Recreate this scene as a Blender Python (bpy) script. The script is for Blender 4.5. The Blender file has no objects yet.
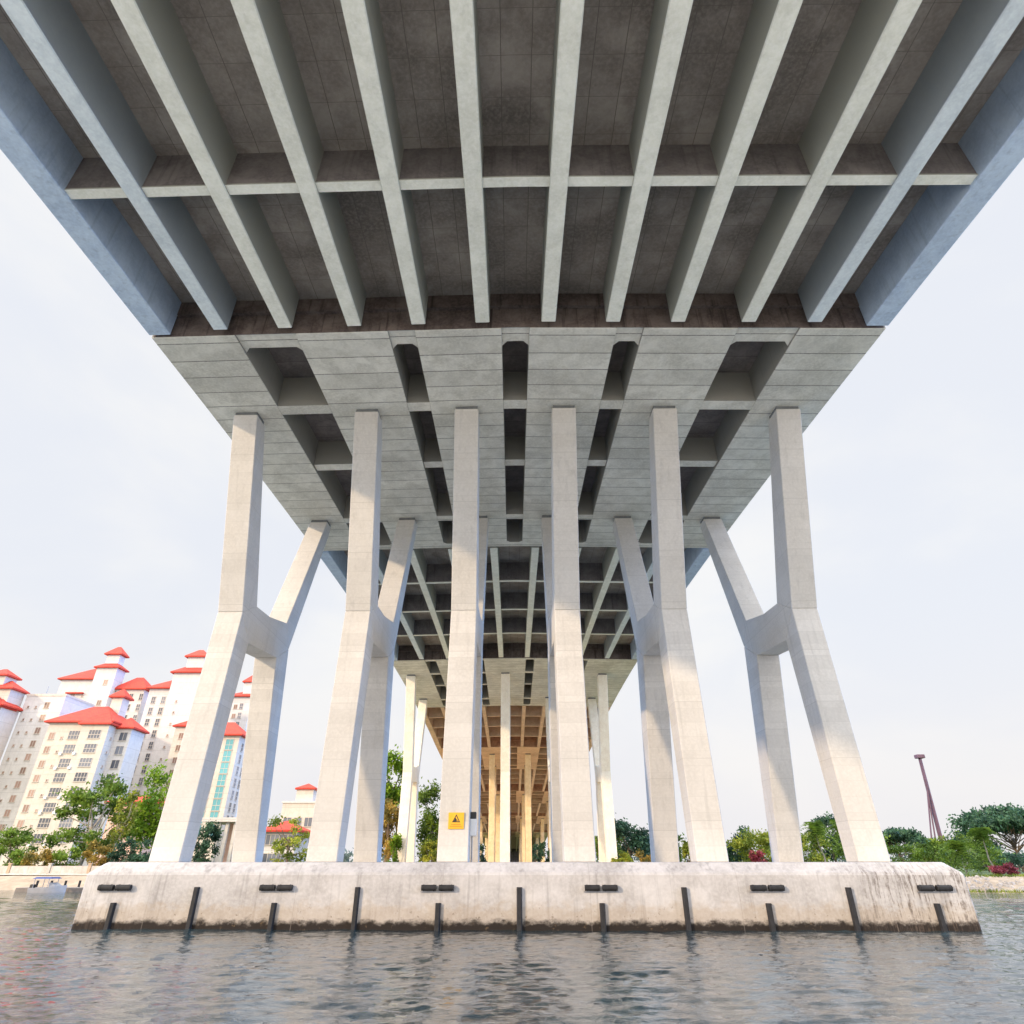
import bpy, bmesh, math, random
from mathutils import Vector, noise
R = math.radians
random.seed(7)
S = bpy.context.scene
COL = S.collection

# ------------------------------------------------------------------ camera
F, PITCH, YAW = 615.7, R(29.84), R(.122)
CX, CZ = -.108, 2.0
cam = bpy.data.cameras.new('camera')
cam.sensor_width = 36; cam.lens = F / 1024 * 36; cam.clip_end = 6000; cam.clip_start = .1
co = bpy.data.objects.new('camera', cam); COL.objects.link(co)
co.location = (CX, 0, CZ); co.rotation_euler = (R(90) + PITCH, 0, YAW)
S.camera = co

def at(u, v, Y):
    """where the line of sight of a measured point of the survey photo meets the plane y = Y"""
    a = (u - 512) / F; b = (512 - v) / F
    d = math.cos(PITCH) - b * math.sin(PITCH); z = math.sin(PITCH) + b * math.cos(PITCH)
    x = a * math.cos(YAW) - d * math.sin(YAW); y = a * math.sin(YAW) + d * math.cos(YAW)
    t = Y / y
    return Vector((CX + x * t, Y, CZ + z * t))

# ------------------------------------------------------------------ light
SUN_AZ, SUN_EL = 50, 19.5          # degrees left of straight behind the camera, height
sd = Vector((-math.sin(R(SUN_AZ)) * math.cos(R(SUN_EL)), -math.cos(R(SUN_AZ)) * math.cos(R(SUN_EL)), math.sin(R(SUN_EL))))
sl = bpy.data.lights.new('sun', 'SUN'); sl.energy = 3.7; sl.angle = R(1.8); sl.color = (1, .76, .50)
so = bpy.data.objects.new('sun', sl); COL.objects.link(so)
so.rotation_euler = sd.to_track_quat('Z', 'Y').to_euler()

W = bpy.data.worlds.new('World'); S.world = W; W.use_nodes = True
nt = W.node_tree; nt.nodes.clear()
class G:
    def __init__(s, nt): s.nt = nt
    def n(s, t, **k):
        o = s.nt.nodes.new(t)
        for a, b in k.items(): setattr(o, a, b)
        return o
    def l(s, a, b): s.nt.links.new(a, b)
    def put(s, inp, v):
        if isinstance(v, bpy.types.NodeSocket): s.l(v, inp)
        else: inp.default_value = v
    def m(s, op, a, b=0., c=None, clamp=False):
        o = s.n('ShaderNodeMath', operation=op, use_clamp=clamp)
        s.put(o.inputs[0], a); s.put(o.inputs[1], b)
        if c is not None: s.put(o.inputs[2], c)
        return o.outputs[0]
    def ramp(s, v, a, b, lo=0., hi=1.):
        o = s.n('ShaderNodeMapRange', interpolation_type='SMOOTHSTEP')
        s.put(o.inputs[0], v); o.inputs[1].default_value = a; o.inputs[2].default_value = b
        o.inputs[3].default_value = lo; o.inputs[4].default_value = hi
        return o.outputs[0]
    def mix(s, f, a, b, mode='MIX'):
        o = s.n('ShaderNodeMix', data_type='RGBA', blend_type=mode)
        s.put(o.inputs[0], f)
        for i, v in ((6, a), (7, b)):
            if isinstance(v, tuple) and len(v) == 3: v = (*v, 1)
            s.put(o.inputs[i], v)
        return o.outputs[2]
    def noise(s, vec, scale, detail=4, rough=.55, dist=0.):
        o = s.n('ShaderNodeTexNoise'); s.l(vec, o.inputs['Vector'])
        o.inputs['Scale'].default_value = scale; o.inputs['Detail'].default_value = detail
        o.inputs['Roughness'].default_value = rough; o.inputs['Distortion'].default_value = dist
        return o.outputs[0]
    def scale(s, vec, k):
        o = s.n('ShaderNodeMapping'); s.l(vec, o.inputs[0]); o.inputs['Scale'].default_value = k
        return o.outputs[0]

g = G(nt)
sky = g.n('ShaderNodeTexSky', sky_type='NISHITA', sun_disc=False)
sky.sun_elevation = R(SUN_EL)
sky.sun_rotation = math.atan2(sd.x, sd.y)
sky.dust_density = 4; sky.air_density = 1.4
tc = g.n('ShaderNodeTexCoord').outputs['Generated']
sx = g.n('ShaderNodeSeparateXYZ'); g.l(tc, sx.inputs[0])
X, Y, Z = sx.outputs
cloud = g.ramp(g.noise(g.scale(tc, (1, 1, 2.2)), 2.2, 5, .5, .3), .38, .66)
haze = g.mix(cloud, (.885, .915, .985), (1.0, 1.0, 1.0))
low = g.ramp(Z, .0, .34, 1, 0)
haze = g.mix(g.m('MULTIPLY', low, .55), haze, (.985, .93, .92))
skyc = g.mix(1., sky.outputs[0], (.085, .085, .085), 'MULTIPLY')
base = g.mix(.08, haze, skyc)
# unseen sky raised as fill: overhead, round the sun, blue added both sides
zen = g.ramp(Z, .72, .98)
back = g.ramp(g.m('MULTIPLY', Y, -1.), -.05, .7)
lowsky = g.ramp(Z, .55, .9, 1, 0)
base = g.mix(g.m('MULTIPLY', g.ramp(X, .66, .88), lowsky), base, (1.2, 3.4, 8.0))
base = g.mix(g.m('MULTIPLY', g.ramp(g.m('MULTIPLY', X, -1.), .66, .88), lowsky), base, (1.6, 2.9, 5.6))
base = g.mix(back, base, (2.3, 2.2, 2.15))
base = g.mix(zen, base, (6.8, 6.8, 6.6))
bg = g.n('ShaderNodeBackground'); g.l(base, bg.inputs[0]); bg.inputs[1].default_value = 1.0
g.l(bg.outputs[0], g.n('ShaderNodeOutputWorld').inputs[0])

S.view_settings.view_transform = 'Standard'; S.view_settings.look = 'None'
S.view_settings.exposure = 0; S.view_settings.gamma = 1
S.render.engine = 'CYCLES'
S.cycles.max_bounces = 10; S.cycles.diffuse_bounces = 6; S.cycles.use_denoising = True
S.cycles.sample_clamp_indirect = 6

# ------------------------------------------------------------------ materials
def mat(name):
    m = bpy.data.materials.new(name); m.use_nodes = True
    t = m.node_tree; t.nodes.clear(); g = G(t)
    b = g.n('ShaderNodeBsdfPrincipled'); o = g.n('ShaderNodeOutputMaterial'); g.l(b.outputs[0], o.inputs[0])
    g.pos = g.n('ShaderNodeNewGeometry').outputs['Position']
    g.b = b
    return m, g
def bump(g, h, strength=.3, dist=.02):
    o = g.n('ShaderNodeBump'); o.inputs['Strength'].default_value = strength; o.inputs['Distance'].default_value = dist
    g.l(h, o.inputs['Height']); g.l(o.outputs[0], g.b.inputs['Normal'])
def line(g, c, step, w):
    """1 on a thin joint line every step metres of coordinate c"""
    f = g.m('FRACT', g.m('DIVIDE', c, step))
    return g.m('LESS_THAN', g.m('ABSOLUTE', g.m('SUBTRACT', f, .5)), w / step)
def sep(g, v=None):
    s = g.n('ShaderNodeSeparateXYZ'); g.l(v or g.pos, s.inputs[0]); return s.outputs
def plain(name, c, rough=.6, var=.12, scale=3., metal=0.):
    m, g = mat(name)
    n = g.noise(g.pos, scale, 4)
    d = tuple(x * (1 - var * 2) for x in c)
    g.l(g.mix(g.ramp(n, .3, .7), d, c), g.b.inputs['Base Color'])
    g.b.inputs['Roughness'].default_value = rough; g.b.inputs['Metallic'].default_value = metal
    return m
def concrete(name, c, dark, joints=(), jdark=.45, stain=.5, streak=None, rough=.85, mottle=1.3, flank_shade=0.):
    m, g = mat(name)
    px, py, pz = sep(g)
    n1 = g.noise(g.pos, mottle, 6, .65, .4); n2 = g.noise(g.pos, 9, 5, .6); n3 = g.noise(g.pos, .28, 4, .5, .6)
    col = g.mix(g.ramp(n1, .34, .66), dark, c)
    col = g.mix(g.m('MULTIPLY', g.ramp(n3, .42, .68), stain), col, tuple(x * .62 for x in dark))
    col = g.mix(g.ramp(n2, .35, .75, 0, .35), col, tuple(min(1, x * 1.25) for x in c))
    wob = g.m('MULTIPLY', g.m('SUBTRACT', n1, .5), .05)
    for ax, step, w in joints:
        cc = {'x': px, 'y': g.m('ADD', py, g.m('MULTIPLY', px, .015)), 'z': pz}[ax]
        ln = line(g, g.m('ADD', cc, wob), step, w)
        col = g.mix(g.m('MULTIPLY', ln, g.ramp(n2, .2, .6, .45, 1)), col, tuple(x * jdark for x in dark))
        # boards between joints differ a little in tone
        bd = g.n('ShaderNodeTexWhiteNoise', noise_dimensions='1D')
        g.l(g.m('FLOOR', g.m('ADD', g.m('DIVIDE', cc, step), .5)), bd.inputs['W'])
        col = g.mix(g.m('MULTIPLY', bd.outputs[0], .22), col, tuple(x * .7 for x in dark))
    if streak:
        sv = g.scale(g.pos, (2.6, 2.6, .12)); sn = g.noise(sv, 1.6, 5, .6)
        col = g.mix(g.m('MULTIPLY', g.ramp(sn, .52, .72), streak), col, tuple(x * .45 for x in dark))
    if flank_shade:      # shade put into the colour: upright faces darker than undersides
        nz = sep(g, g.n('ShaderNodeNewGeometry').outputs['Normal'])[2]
        col = g.mix(g.m('MULTIPLY', g.ramp(g.m('ABSOLUTE', nz), .5, .8, 1, 0), flank_shade), col, tuple(x * .42 for x in dark))
    g.l(col, g.b.inputs['Base Color']); g.b.inputs['Roughness'].default_value = rough
    g.b.inputs['Specular IOR Level'].default_value = .25
    bump(g, g.m('ADD', n2, n1), .25, .02)
    return m, g, col

M = {}
M['girder'] = concrete('girder_concrete', (.85, .87, .78), (.73, .75, .66), stain=.2, streak=.15, flank_shade=1.)[0]
M['edge'] = concrete('blue_glow_tinted_concrete', (.54, .66, .80), (.42, .53, .68), stain=.2, streak=.3, flank_shade=.3)[0]  # blue glow along the deck edges put into the girder colour
M['girder_cool'] = concrete('blue_glow_girder_concrete', (.72, .80, .84), (.60, .68, .73), stain=.2, streak=.15, flank_shade=.9)[0]  # weaker blue edge glow put into the colour of the next girders
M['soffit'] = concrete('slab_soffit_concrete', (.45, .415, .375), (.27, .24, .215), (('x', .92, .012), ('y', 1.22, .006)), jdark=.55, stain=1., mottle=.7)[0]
M['diaphragm'] = concrete('diaphragm_concrete', (.19, .175, .17), (.12, .11, .11), stain=.5, streak=.5)[0]  # faces between girders darkened, recess shade put into the colour
M['cap'] = concrete('cap_concrete', (.74, .735, .67), (.57, .565, .505), (('y', 1.18, .024),), jdark=.2, stain=.5, flank_shade=.95, streak=0)[0]
M['slot'] = concrete('recess_concrete', (.24, .215, .205), (.15, .135, .13), (('y', 1.18, .012),), stain=.6)[0]  # slab above the slots darkened, its shade put into the colour
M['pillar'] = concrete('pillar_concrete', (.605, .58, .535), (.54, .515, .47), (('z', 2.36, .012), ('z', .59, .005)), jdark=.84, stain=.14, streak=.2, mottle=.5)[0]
M['pillar_sun_tint'] = concrete('sun_tinted_pillar_concrete', (.86, .80, .68), (.78, .70, .57), stain=.15, streak=.15)[0]  # sunlight on the second pier put into a paler, yellower colour
M['pillar_warm'] = concrete('warm_glow_pillar_concrete', (.84, .66, .40), (.74, .54, .30), stain=.2, streak=.2)[0]  # golden glow deep under the bridge put into the pillar colour
M['cap_warm'] = concrete('warm_glow_cap_concrete', (.80, .60, .42), (.66, .46, .31), (('y', 1.18, .02),), stain=.3, flank_shade=.5)[0]  # same golden glow put into the far cap colour
M['girder_warm'] = concrete('warm_glow_girder_concrete', (.78, .60, .45), (.62, .46, .34), stain=.3, flank_shade=.4)[0]  # golden glow put into the far girder colour
M['soffit_warm'] = concrete('warm_glow_soffit_concrete', (.46, .28, .19), (.30, .17, .115), stain=.5)[0]  # warm glow put into the far slab colour
M['pad'] = plain('bearing_dark_grey', (.16, .17, .17), .9)  # dark grey of the pads between arm tops and soffit
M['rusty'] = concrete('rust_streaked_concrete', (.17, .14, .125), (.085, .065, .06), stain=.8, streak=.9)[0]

# pile cap: pale concrete, runs of dirt, black tide band, dirtier right end
m, g_, col = concrete('pile_cap_concrete', (.52, .50, .485), (.40, .38, .365), stain=.35, streak=.45, mottle=1.1)
g = g_; px, py, pz = sep(g)
nn = g.noise(g.scale(g.pos, (1, 1, 1.6)), 2.4, 6, .7); fine = g.noise(g.scale(g.pos, (1.2, 1.2, .3)), 5, 5, .7)
tide = g.ramp(g.m('SUBTRACT', pz, g.m('MULTIPLY', nn, .56)), -.10, .11, 1, 0)
col = g.mix(g.m('MULTIPLY', g.ramp(g.m('SUBTRACT', pz, g.m('MULTIPLY', nn, 1.25)), -.1, .35, 1, 0), .42), col, (.36, .27, .17))
col = g.mix(tide, col, (.022, .017, .014))
spots = g.m('MULTIPLY', g.ramp(g.noise(g.pos, 6.5, 5, .75), .60, .68), g.ramp(pz, .95, .45))
col = g.mix(g.m('MULTIPLY', spots, .8), col, (.12, .085, .05))
end = g.m('MAXIMUM', g.ramp(px, 10.6, 13.4), g.ramp(px, -12.6, -15.2, 0, .42))
runs = g.ramp(g.noise(g.scale(g.pos, (3.2, 1., .30)), 3.2, 7, .75), .47, .58)
col = g.mix(g.m('MULTIPLY', g.m('MULTIPLY', end, runs), g.m('MULTIPLY', g.ramp(pz, 2.15, 1.7, .25, .85), g.ramp(nn, .38, .62, .15, 1))), col, (.10, .075, .06))
jl = line(g, g.m('ADD', px, g.m('MULTIPLY', fine, .03)), 5.27, .012)
col = g.mix(g.m('MULTIPLY', jl, .35), col, (.25, .22, .19))
g.l(col, g.b.inputs['Base Color'])
M['pilecap'] = m

M['rubber'] = plain('black_fender_rubber', (.022, .021, .022), .75, .25, 8)
M['yellow'] = plain('yellow_sign_paint', (.80, .42, .01), .45, .05, 6)
M['black'] = plain('black_print', (.012, .012, .012), .5)
M['orange'] = plain('orange_print', (.55, .20, .01), .5)
M['whitebox'] = plain('white_enamel', (.72, .72, .70), .4, .06)
M['steel'] = plain('galvanised_steel', (.33, .33, .34), .45, .12, 5, .6)

def water():
    m, g = mat('river_water')
    b = g.b
    n = g.noise(g.pos, .12, 3)
    g.l(g.mix(g.ramp(n, .35, .65), (.018, .036, .044), (.032, .058, .068)), b.inputs['Base Color'])
    b.inputs['Roughness'].default_value = .03; b.inputs['IOR'].default_value = 2.0
    v = g.scale(g.pos, (1.1, 2.2, 1))
    h = g.m('ADD', g.noise(v, 2.2, 5, .6, .6), g.m('MULTIPLY', g.noise(v, 7.5, 3, .6, .3), .28))
    bump(g, h, .5, .035)
    return m
M['water'] = water()

def leafmat(name, a, b, c):
    m, g = mat(name)
    geo = g.n('ShaderNodeNewGeometry')
    r = geo.outputs['Random Per Island']
    col = g.mix(g.ramp(r, .1, .9), a, b)
    col = g.mix(g.ramp(g.noise(g.pos, .55, 3), .40, .60), col, tuple(x * .8 for x in c))
    g.l(col, g.b.inputs['Base Color']); g.b.inputs['Roughness'].default_value = .6
    g.b.inputs['Specular IOR Level'].default_value = .25
    t = g.n('ShaderNodeBsdfTranslucent'); g.l(col, t.inputs[0])
    mx = g.n('ShaderNodeMixShader'); mx.inputs[0].default_value = .35
    g.l(g.b.outputs[0], mx.inputs[1]); g.l(t.outputs[0], mx.inputs[2])
    out = [n for n in m.node_tree.nodes if n.type == 'OUTPUT_MATERIAL'][0]
    g.l(mx.outputs[0], out.inputs[0])
    return m
M['leaf_bright'] = leafmat('bright_leaves', (.17, .29, .015), (.30, .42, .03), (.10, .20, .012))
M['leaf_mid'] = leafmat('mid_green_leaves', (.12, .20, .022), (.22, .31, .04), (.075, .135, .02))
M['leaf_dark'] = leafmat('dark_green_leaves', (0.043, 0.105, 0.054), (0.085, 0.17, 0.085), (0.027, 0.068, 0.043))
M['leaf_yellow'] = leafmat('yellow_green_leaves', (0.24, 0.304, 0.032), (0.416, 0.4, 0.048), (0.144, 0.192, 0.024))
M['leaf_orange'] = leafmat('orange_leaves', (.38, .24, .05), (.48, .33, .07), (.14, .13, .03))
M['leaf_red'] = leafmat('red_flowers', (.34, .05, .07), (.48, .10, .13), (.20, .035, .05))
M['bark'] = plain('bark', (.20, .145, .10), .9, .25, 2)
M['palebark'] = plain('pale_bark', (.42, .36, .30), .9, .2, 2)
M['grass'] = plain('grass_ground', (.085, .12, .03), .95, .25, .4)
M['sand'] = concrete('revetment_stone', (.36, .28, .205), (.26, .20, .14), stain=.5)[0]
M['paving'] = concrete('promenade_paving', (.58, .52, .44), (.48, .42, .35), stain=.3)[0]
M['paving_warm'] = concrete('warm_bounce_earth', (.66, .46, .28), (.54, .36, .21), stain=.3)[0]  # ground colour made orange to bounce warm light onto the far spans

# ------------------------------------------------------------------ mesh helpers
class MB:
    def __init__(s): s.v = []; s.f = []; s.mi = []
    def poly(s, pts, mi=0):
        k = len(s.v); s.v += [tuple(p) for p in pts]; s.f.append(tuple(range(k, k + len(pts)))); s.mi.append(mi)
    def prism(s, a, b, mi=0):
        """two matching rings a (first end) and b (other end)"""
        k = len(s.v); n = len(a); s.v += [tuple(p) for p in a] + [tuple(p) for p in b]
        s.f.append(tuple(k + i for i in range(n))); s.f.append(tuple(k + n + i for i in reversed(range(n))))
        for i in range(n): s.f.append((k + i, k + n + i, k + n + (i + 1) % n, k + (i + 1) % n))
        s.mi += [mi] * (n + 2)
    def box(s, x0, x1, y0, y1, z0, z1, mi=0):
        s.prism([(x0, y0, z0), (x1, y0, z0), (x1, y1, z0), (x0, y1, z0)], [(x0, y0, z1), (x1, y0, z1), (x1, y1, z1), (x0, y1, z1)], mi)
    def tube(s, p0, p1, r0, r1=None, n=8, mi=0):
        r1 = r0 if r1 is None else r1; p0 = Vector(p0); p1 = Vector(p1)
        d = (p1 - p0).normalized(); u = d.orthogonal().normalized(); w = d.cross(u)
        ring = lambda p, r: [p + (u * math.cos(a) + w * math.sin(a)) * r for a in [2 * math.pi * i / n for i in range(n)]]
        s.prism(ring(p0, r0), ring(p1, r1), mi)
    def build(s, name, m, parent=None, bevel=0, smooth=False, rot=None):
        me = bpy.data.meshes.new(name)
        off = Vector((0, 0, 0)) if parent is None or rot else origin(parent)
        me.from_pydata([Vector(p) - off for p in s.v], [], s.f)
        for x in (m if isinstance(m, (list, tuple)) else [m]): me.materials.append(x)
        me.polygons.foreach_set('material_index', s.mi)
        bm = bmesh.new(); bm.from_mesh(me); bmesh.ops.recalc_face_normals(bm, faces=bm.faces)
        if bevel:
            es = [e for e in bm.edges if len(e.link_faces) == 2 and e.calc_face_angle(0) > .5]
            bmesh.ops.bevel(bm, geom=es, offset=bevel, segments=1, affect='EDGES', clamp_overlap=True)
        bm.to_mesh(me); bm.free()
        if smooth: me.polygons.foreach_set('use_smooth', [True] * len(me.polygons))
        o = bpy.data.objects.new(name, me); COL.objects.link(o); o.parent = parent
        return o
def origin(o):
    v = Vector((0, 0, 0))
    while o: v += o.location; o = o.parent
    return v
def tag(o, label=None, cat=None, group=None, kind=None):
    for k, v in (('label', label), ('category', cat), ('group', group), ('kind', kind)):
        if v: o[k] = v
    return o
def thing(name, loc, label, cat, group=None, rz=0):
    o = bpy.data.objects.new(name, None); COL.objects.link(o); o.location = loc; o.rotation_euler.z = rz
    o.empty_display_size = .3
    return tag(o, label, cat, group)

# ------------------------------------------------------------------ bridge geometry
SK = .015                                             # the piers stand slightly askew to the roadway
def zc(y):
    q = lambda y: 22.12 + .089 * (y - 20) - .00073 * (y - 20) ** 2
    return q(y) if y < 130 else q(130) - .048 * (y - 130)
def P3(x, y, off): return (x, y - SK * x, zc(y) - .02 * abs(x) + off)
def ribbon(mb, x0, x1, y0, y1, o0, o1, n=None):
    """a bar along the roadway that follows its vertical curve"""
    n = n or max(1, int((y1 - y0) / 3)); k = len(mb.v)
    for i in range(n + 1):
        y = y0 + (y1 - y0) * i / n
        mb.v += [P3(x0, y, o0), P3(x1, y, o0), P3(x1, y, o1), P3(x0, y, o1)]
    for i in range(n):
        a = k + 4 * i; b = a + 4
        for j in range(4): mb.f.append((a + j, a + (j + 1) % 4, b + (j + 1) % 4, b + j)); mb.mi.append(0)
    mb.f.append((k, k + 1, k + 2, k + 3)); e = k + 4 * n; mb.f.append((e + 3, e + 2, e + 1, e)); mb.mi += [0, 0]
def plan(mb, poly, o0, o1):
    mb.prism([P3(x, y, o0) for x, y in poly], [P3(x, y, o1) for x, y in poly])
def cross(mb, x0, x1, y0, y1, o0, o1, n=12):
    """a bar across the roadway that follows its crossfall"""
    xs = sorted({x0, x1, *[x0 + (x1 - x0) * i / n for i in range(n + 1)], *([0.] if x0 < 0 < x1 else [])})
    for a, b in zip(xs, xs[1:]): pass
    k = len(mb.v)
    for x in xs: mb.v += [P3(x, y0, o0), P3(x, y1, o0), P3(x, y1, o1), P3(x, y0, o1)]
    for i in range(len(xs) - 1):
        a = k + 4 * i; b = a + 4
        for j in range(4): mb.f.append((a + j, b + j, b + (j + 1) % 4, a + (j + 1) % 4)); mb.mi.append(0)
    mb.f.append((k + 3, k + 2, k + 1, k)); e = k + 4 * (len(xs) - 1); mb.f.append((e, e + 1, e + 2, e + 3)); mb.mi += [0, 0]

HW, DEPTH = 15.7, 1.9
deck = thing('bridge_deck', (0, 19, 22), 'wide concrete road viaduct deck with ribbed underside crossing the river overhead', 'bridge')
def part(mb, name, m, bevel=0, parent=deck): return mb.build(name, m, parent, bevel)

SPANS = [(-3., 18.66, [4.3, 12.15], [1.4, 4.12, 6.85, 9.8, 12.55]),
         (43.75, 76.62, [51.4, 59.3, 67.3], [1.65, 5.0, 8.3, 11.7]),
         (102.75, 132.35, [109.6, 116.7, 124.3], [1.65, 5.0, 8.3, 11.7]),
         (157.2, 189.6, [164, 171, 178], [1.65, 5.0, 8.3, 11.7]),
         (214.3, 246.6, [222, 230, 238], [1.65, 5.0, 8.3, 11.7]),
         (271.3, 303.6, [279, 287, 295], [1.65, 5.0, 8.3, 11.7]),
         (328.3, 420, [340, 352, 364, 376, 388, 400], [1.65, 5.0, 8.3, 11.7])]
for i, (y0, y1, dia, gx) in enumerate(SPANS):
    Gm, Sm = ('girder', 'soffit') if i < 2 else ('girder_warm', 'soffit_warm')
    for s in (-1, 1):
        for x in gx:
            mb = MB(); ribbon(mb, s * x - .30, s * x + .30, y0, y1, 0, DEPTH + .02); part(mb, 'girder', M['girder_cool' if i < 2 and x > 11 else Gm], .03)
        mb = MB(); xo = s * 15.2
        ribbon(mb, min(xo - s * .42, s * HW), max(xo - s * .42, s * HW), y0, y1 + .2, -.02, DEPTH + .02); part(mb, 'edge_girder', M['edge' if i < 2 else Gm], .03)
    for y in dia:
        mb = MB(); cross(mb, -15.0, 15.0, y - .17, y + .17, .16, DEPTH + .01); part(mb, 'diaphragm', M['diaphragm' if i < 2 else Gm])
        mb = MB(); cross(mb, -14.8, 14.8, y - .18, y + .18, .10, .165); 
        part(mb, 'diaphragm_edge', M[Gm])
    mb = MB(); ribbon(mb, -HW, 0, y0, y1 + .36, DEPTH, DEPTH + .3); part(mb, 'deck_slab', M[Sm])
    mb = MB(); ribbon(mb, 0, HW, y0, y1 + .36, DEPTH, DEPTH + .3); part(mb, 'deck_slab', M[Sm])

CAPS = [(19.02, 43.4, [(.6, 4.35), (5.5, 9.5), (12.1, HW)], [(24.3, 25.05), (30.54, 31.26), (37.75, 38.5)]),
        (77., 102.4, [(-HW, -11.4), (-10.0, -5.0), (-3.9, 1.5), (2.6, 8.0), (9.4, HW)], [(83.2, 84.0), (90, 90.6), (97.4, 98.2)]),
        (132.7, 156.9, [(-HW, -10.3), (-6.9, -2.3), (.7, 5.3), (8.7, HW)], [(139, 139.8), (145, 145.6), (152, 152.8)]),
        (189.9, 214, [(-HW, -10.3), (-6.9, -2.3), (.7, 5.3), (8.7, HW)], [(196, 196.8), (202, 202.6), (209, 209.8)]),
        (246.9, 271, [(-HW, -10.3), (-6.9, -2.3), (.7, 5.3), (8.7, HW)], [(253, 253.8), (266, 266.8)]),
        (303.9, 328, [(-HW, -10.3), (-6.9, -2.3), (.7, 5.3), (8.7, HW)], [(310, 310.8), (323, 323.8)])]
for i, (y0, y1, gs, xb) in enumerate(CAPS):
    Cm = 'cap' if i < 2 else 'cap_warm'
    if i == 0: gs = sorted([(-b, -a) for a, b in gs] + gs)
    yi0, yi1 = y0 + .95, y1 - .8
    for a, b in gs:
        mb = MB(); ribbon(mb, a, b, y0, yi1, 0, DEPTH + .1); part(mb, 'cap_girder', M[Cm], .02)
    # front and rear strips joining the girders, chamfered at the corners of each slot
    for (a0, b0), (a1, b1) in zip(gs, gs[1:]):
        mb = MB(); cross(mb, b0 + .004, a1 - .004, y0 + .06, yi0 - .012, .10, DEPTH + .08, 2); part(mb, 'cap_edge_beam', M[Cm])
    mb = MB(); cross(mb, -HW, HW, yi1 + .012, y1, .004, DEPTH + .1); part(mb, 'cap_edge_beam', M[Cm])
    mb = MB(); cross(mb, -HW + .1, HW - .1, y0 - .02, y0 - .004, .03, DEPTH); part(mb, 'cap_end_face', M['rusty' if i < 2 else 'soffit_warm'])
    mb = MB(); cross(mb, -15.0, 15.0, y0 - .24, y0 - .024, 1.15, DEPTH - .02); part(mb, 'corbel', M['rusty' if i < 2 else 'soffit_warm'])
    for (a0, b0), (a1, b1) in zip(gs, gs[1:]):
        w = min(.24, (a1 - b0) * .2)
        for yy, d in ((yi0 - .006, .30), (yi1 + .006, -.25)):
            if i > 1: break
            for xx, ww in ((b0 + .003, w), (a1 - .003, -w)):
                mb = MB(); plan(mb, [(xx, yy), (xx + ww, yy), (xx, yy + d)], .106 if d > 0 else .006, DEPTH); part(mb, 'slot_haunch', M[Cm])
        for j, (ya, yb) in enumerate(xb):
            mb = MB(); cross(mb, b0 + .004, a1 - .004, ya, yb, .01 if j != 1 else .18, DEPTH, 2); part(mb, 'cross_beam', M[Cm])
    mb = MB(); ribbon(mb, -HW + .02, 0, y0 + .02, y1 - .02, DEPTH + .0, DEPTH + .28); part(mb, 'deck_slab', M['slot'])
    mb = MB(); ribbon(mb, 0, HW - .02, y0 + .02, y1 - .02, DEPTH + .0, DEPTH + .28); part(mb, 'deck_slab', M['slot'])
for s in (-1, 1):
    mb = MB(); ribbon(mb, min(s * HW, s * (HW - .25)), max(s * HW, s * (HW - .25)), -3, 420, DEPTH + .32, DEPTH + 1.3, 140); part(mb, 'parapet', M['girder'])

# ------------------------------------------------------------------ pillars
def pillar(px, dy, zf, label, group, w=.612, m='pillar'):
    y_of = lambda x: -SK * x + dy
    yt, yr = 24.67, 37.80
    St = lambda y: zc(y + dy) - .02 * abs(px) - .2
    t = thing('bridge_pillar', (px, 31.5 + y_of(px), zf), label, 'pillar', group)
    B, U, V, L, N_, Rr = (28.07, 12.65), (29.53, 13.49), (29.46, 11.53), (33.35, 11.97), (33.92, 14.16), (34.95, 12.95)
    shapes = [('leg', [(27.52, zf), (28.58, zf), V, B]), ('leg', [(35.70, zf), (36.76, zf), Rr, L]),
              ('joint', [B, V, L, Rr, N_, (31.4, 13.62), U]),
              ('arm', [B, U, (yt + 1.08, St(yt + 1)), (yt, St(yt))]),
              ('arm', [N_, Rr, (yr + 1.08, St(yr + 1)), (yr, St(yr))])]
    for nm, poly in shapes:
        mb = MB(); mb.prism([(px - w, y + y_of(px - w), z) for y, z in poly], [(px + w, y + y_of(px + w), z) for y, z in poly])
        mb.build(nm, M[m], t, .028)
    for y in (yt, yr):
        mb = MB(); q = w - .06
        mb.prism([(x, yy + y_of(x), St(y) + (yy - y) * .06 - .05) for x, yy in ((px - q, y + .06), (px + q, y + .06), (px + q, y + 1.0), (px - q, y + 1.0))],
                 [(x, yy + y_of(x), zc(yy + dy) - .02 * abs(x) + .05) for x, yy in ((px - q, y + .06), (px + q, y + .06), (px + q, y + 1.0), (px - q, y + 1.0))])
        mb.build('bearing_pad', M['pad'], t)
    return t
near = 'branching concrete pillars standing on the pile cap in the water'
CAPZ = 2.1
for x, lab in ((-13.83, 'outermost left branching concrete pillar on the pile cap, its legs framing the pavilion'),
               (-7.62, 'branching concrete pillar on the pile cap, second from the left, beside the small sparse tree'),
               (-2.49, 'branching concrete pillar on the pile cap that carries the yellow warning sign'),
               (2.49, 'plain branching concrete pillar on the pile cap just right of the centre line'),
               (7.62, 'branching concrete pillar on the pile cap, second from the right'),
               (13.83, 'outermost right branching concrete pillar on the pile cap, stained along its outer edge')):
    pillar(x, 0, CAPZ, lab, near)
second = 'branching pillars of the second pier on the far bank'
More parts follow.
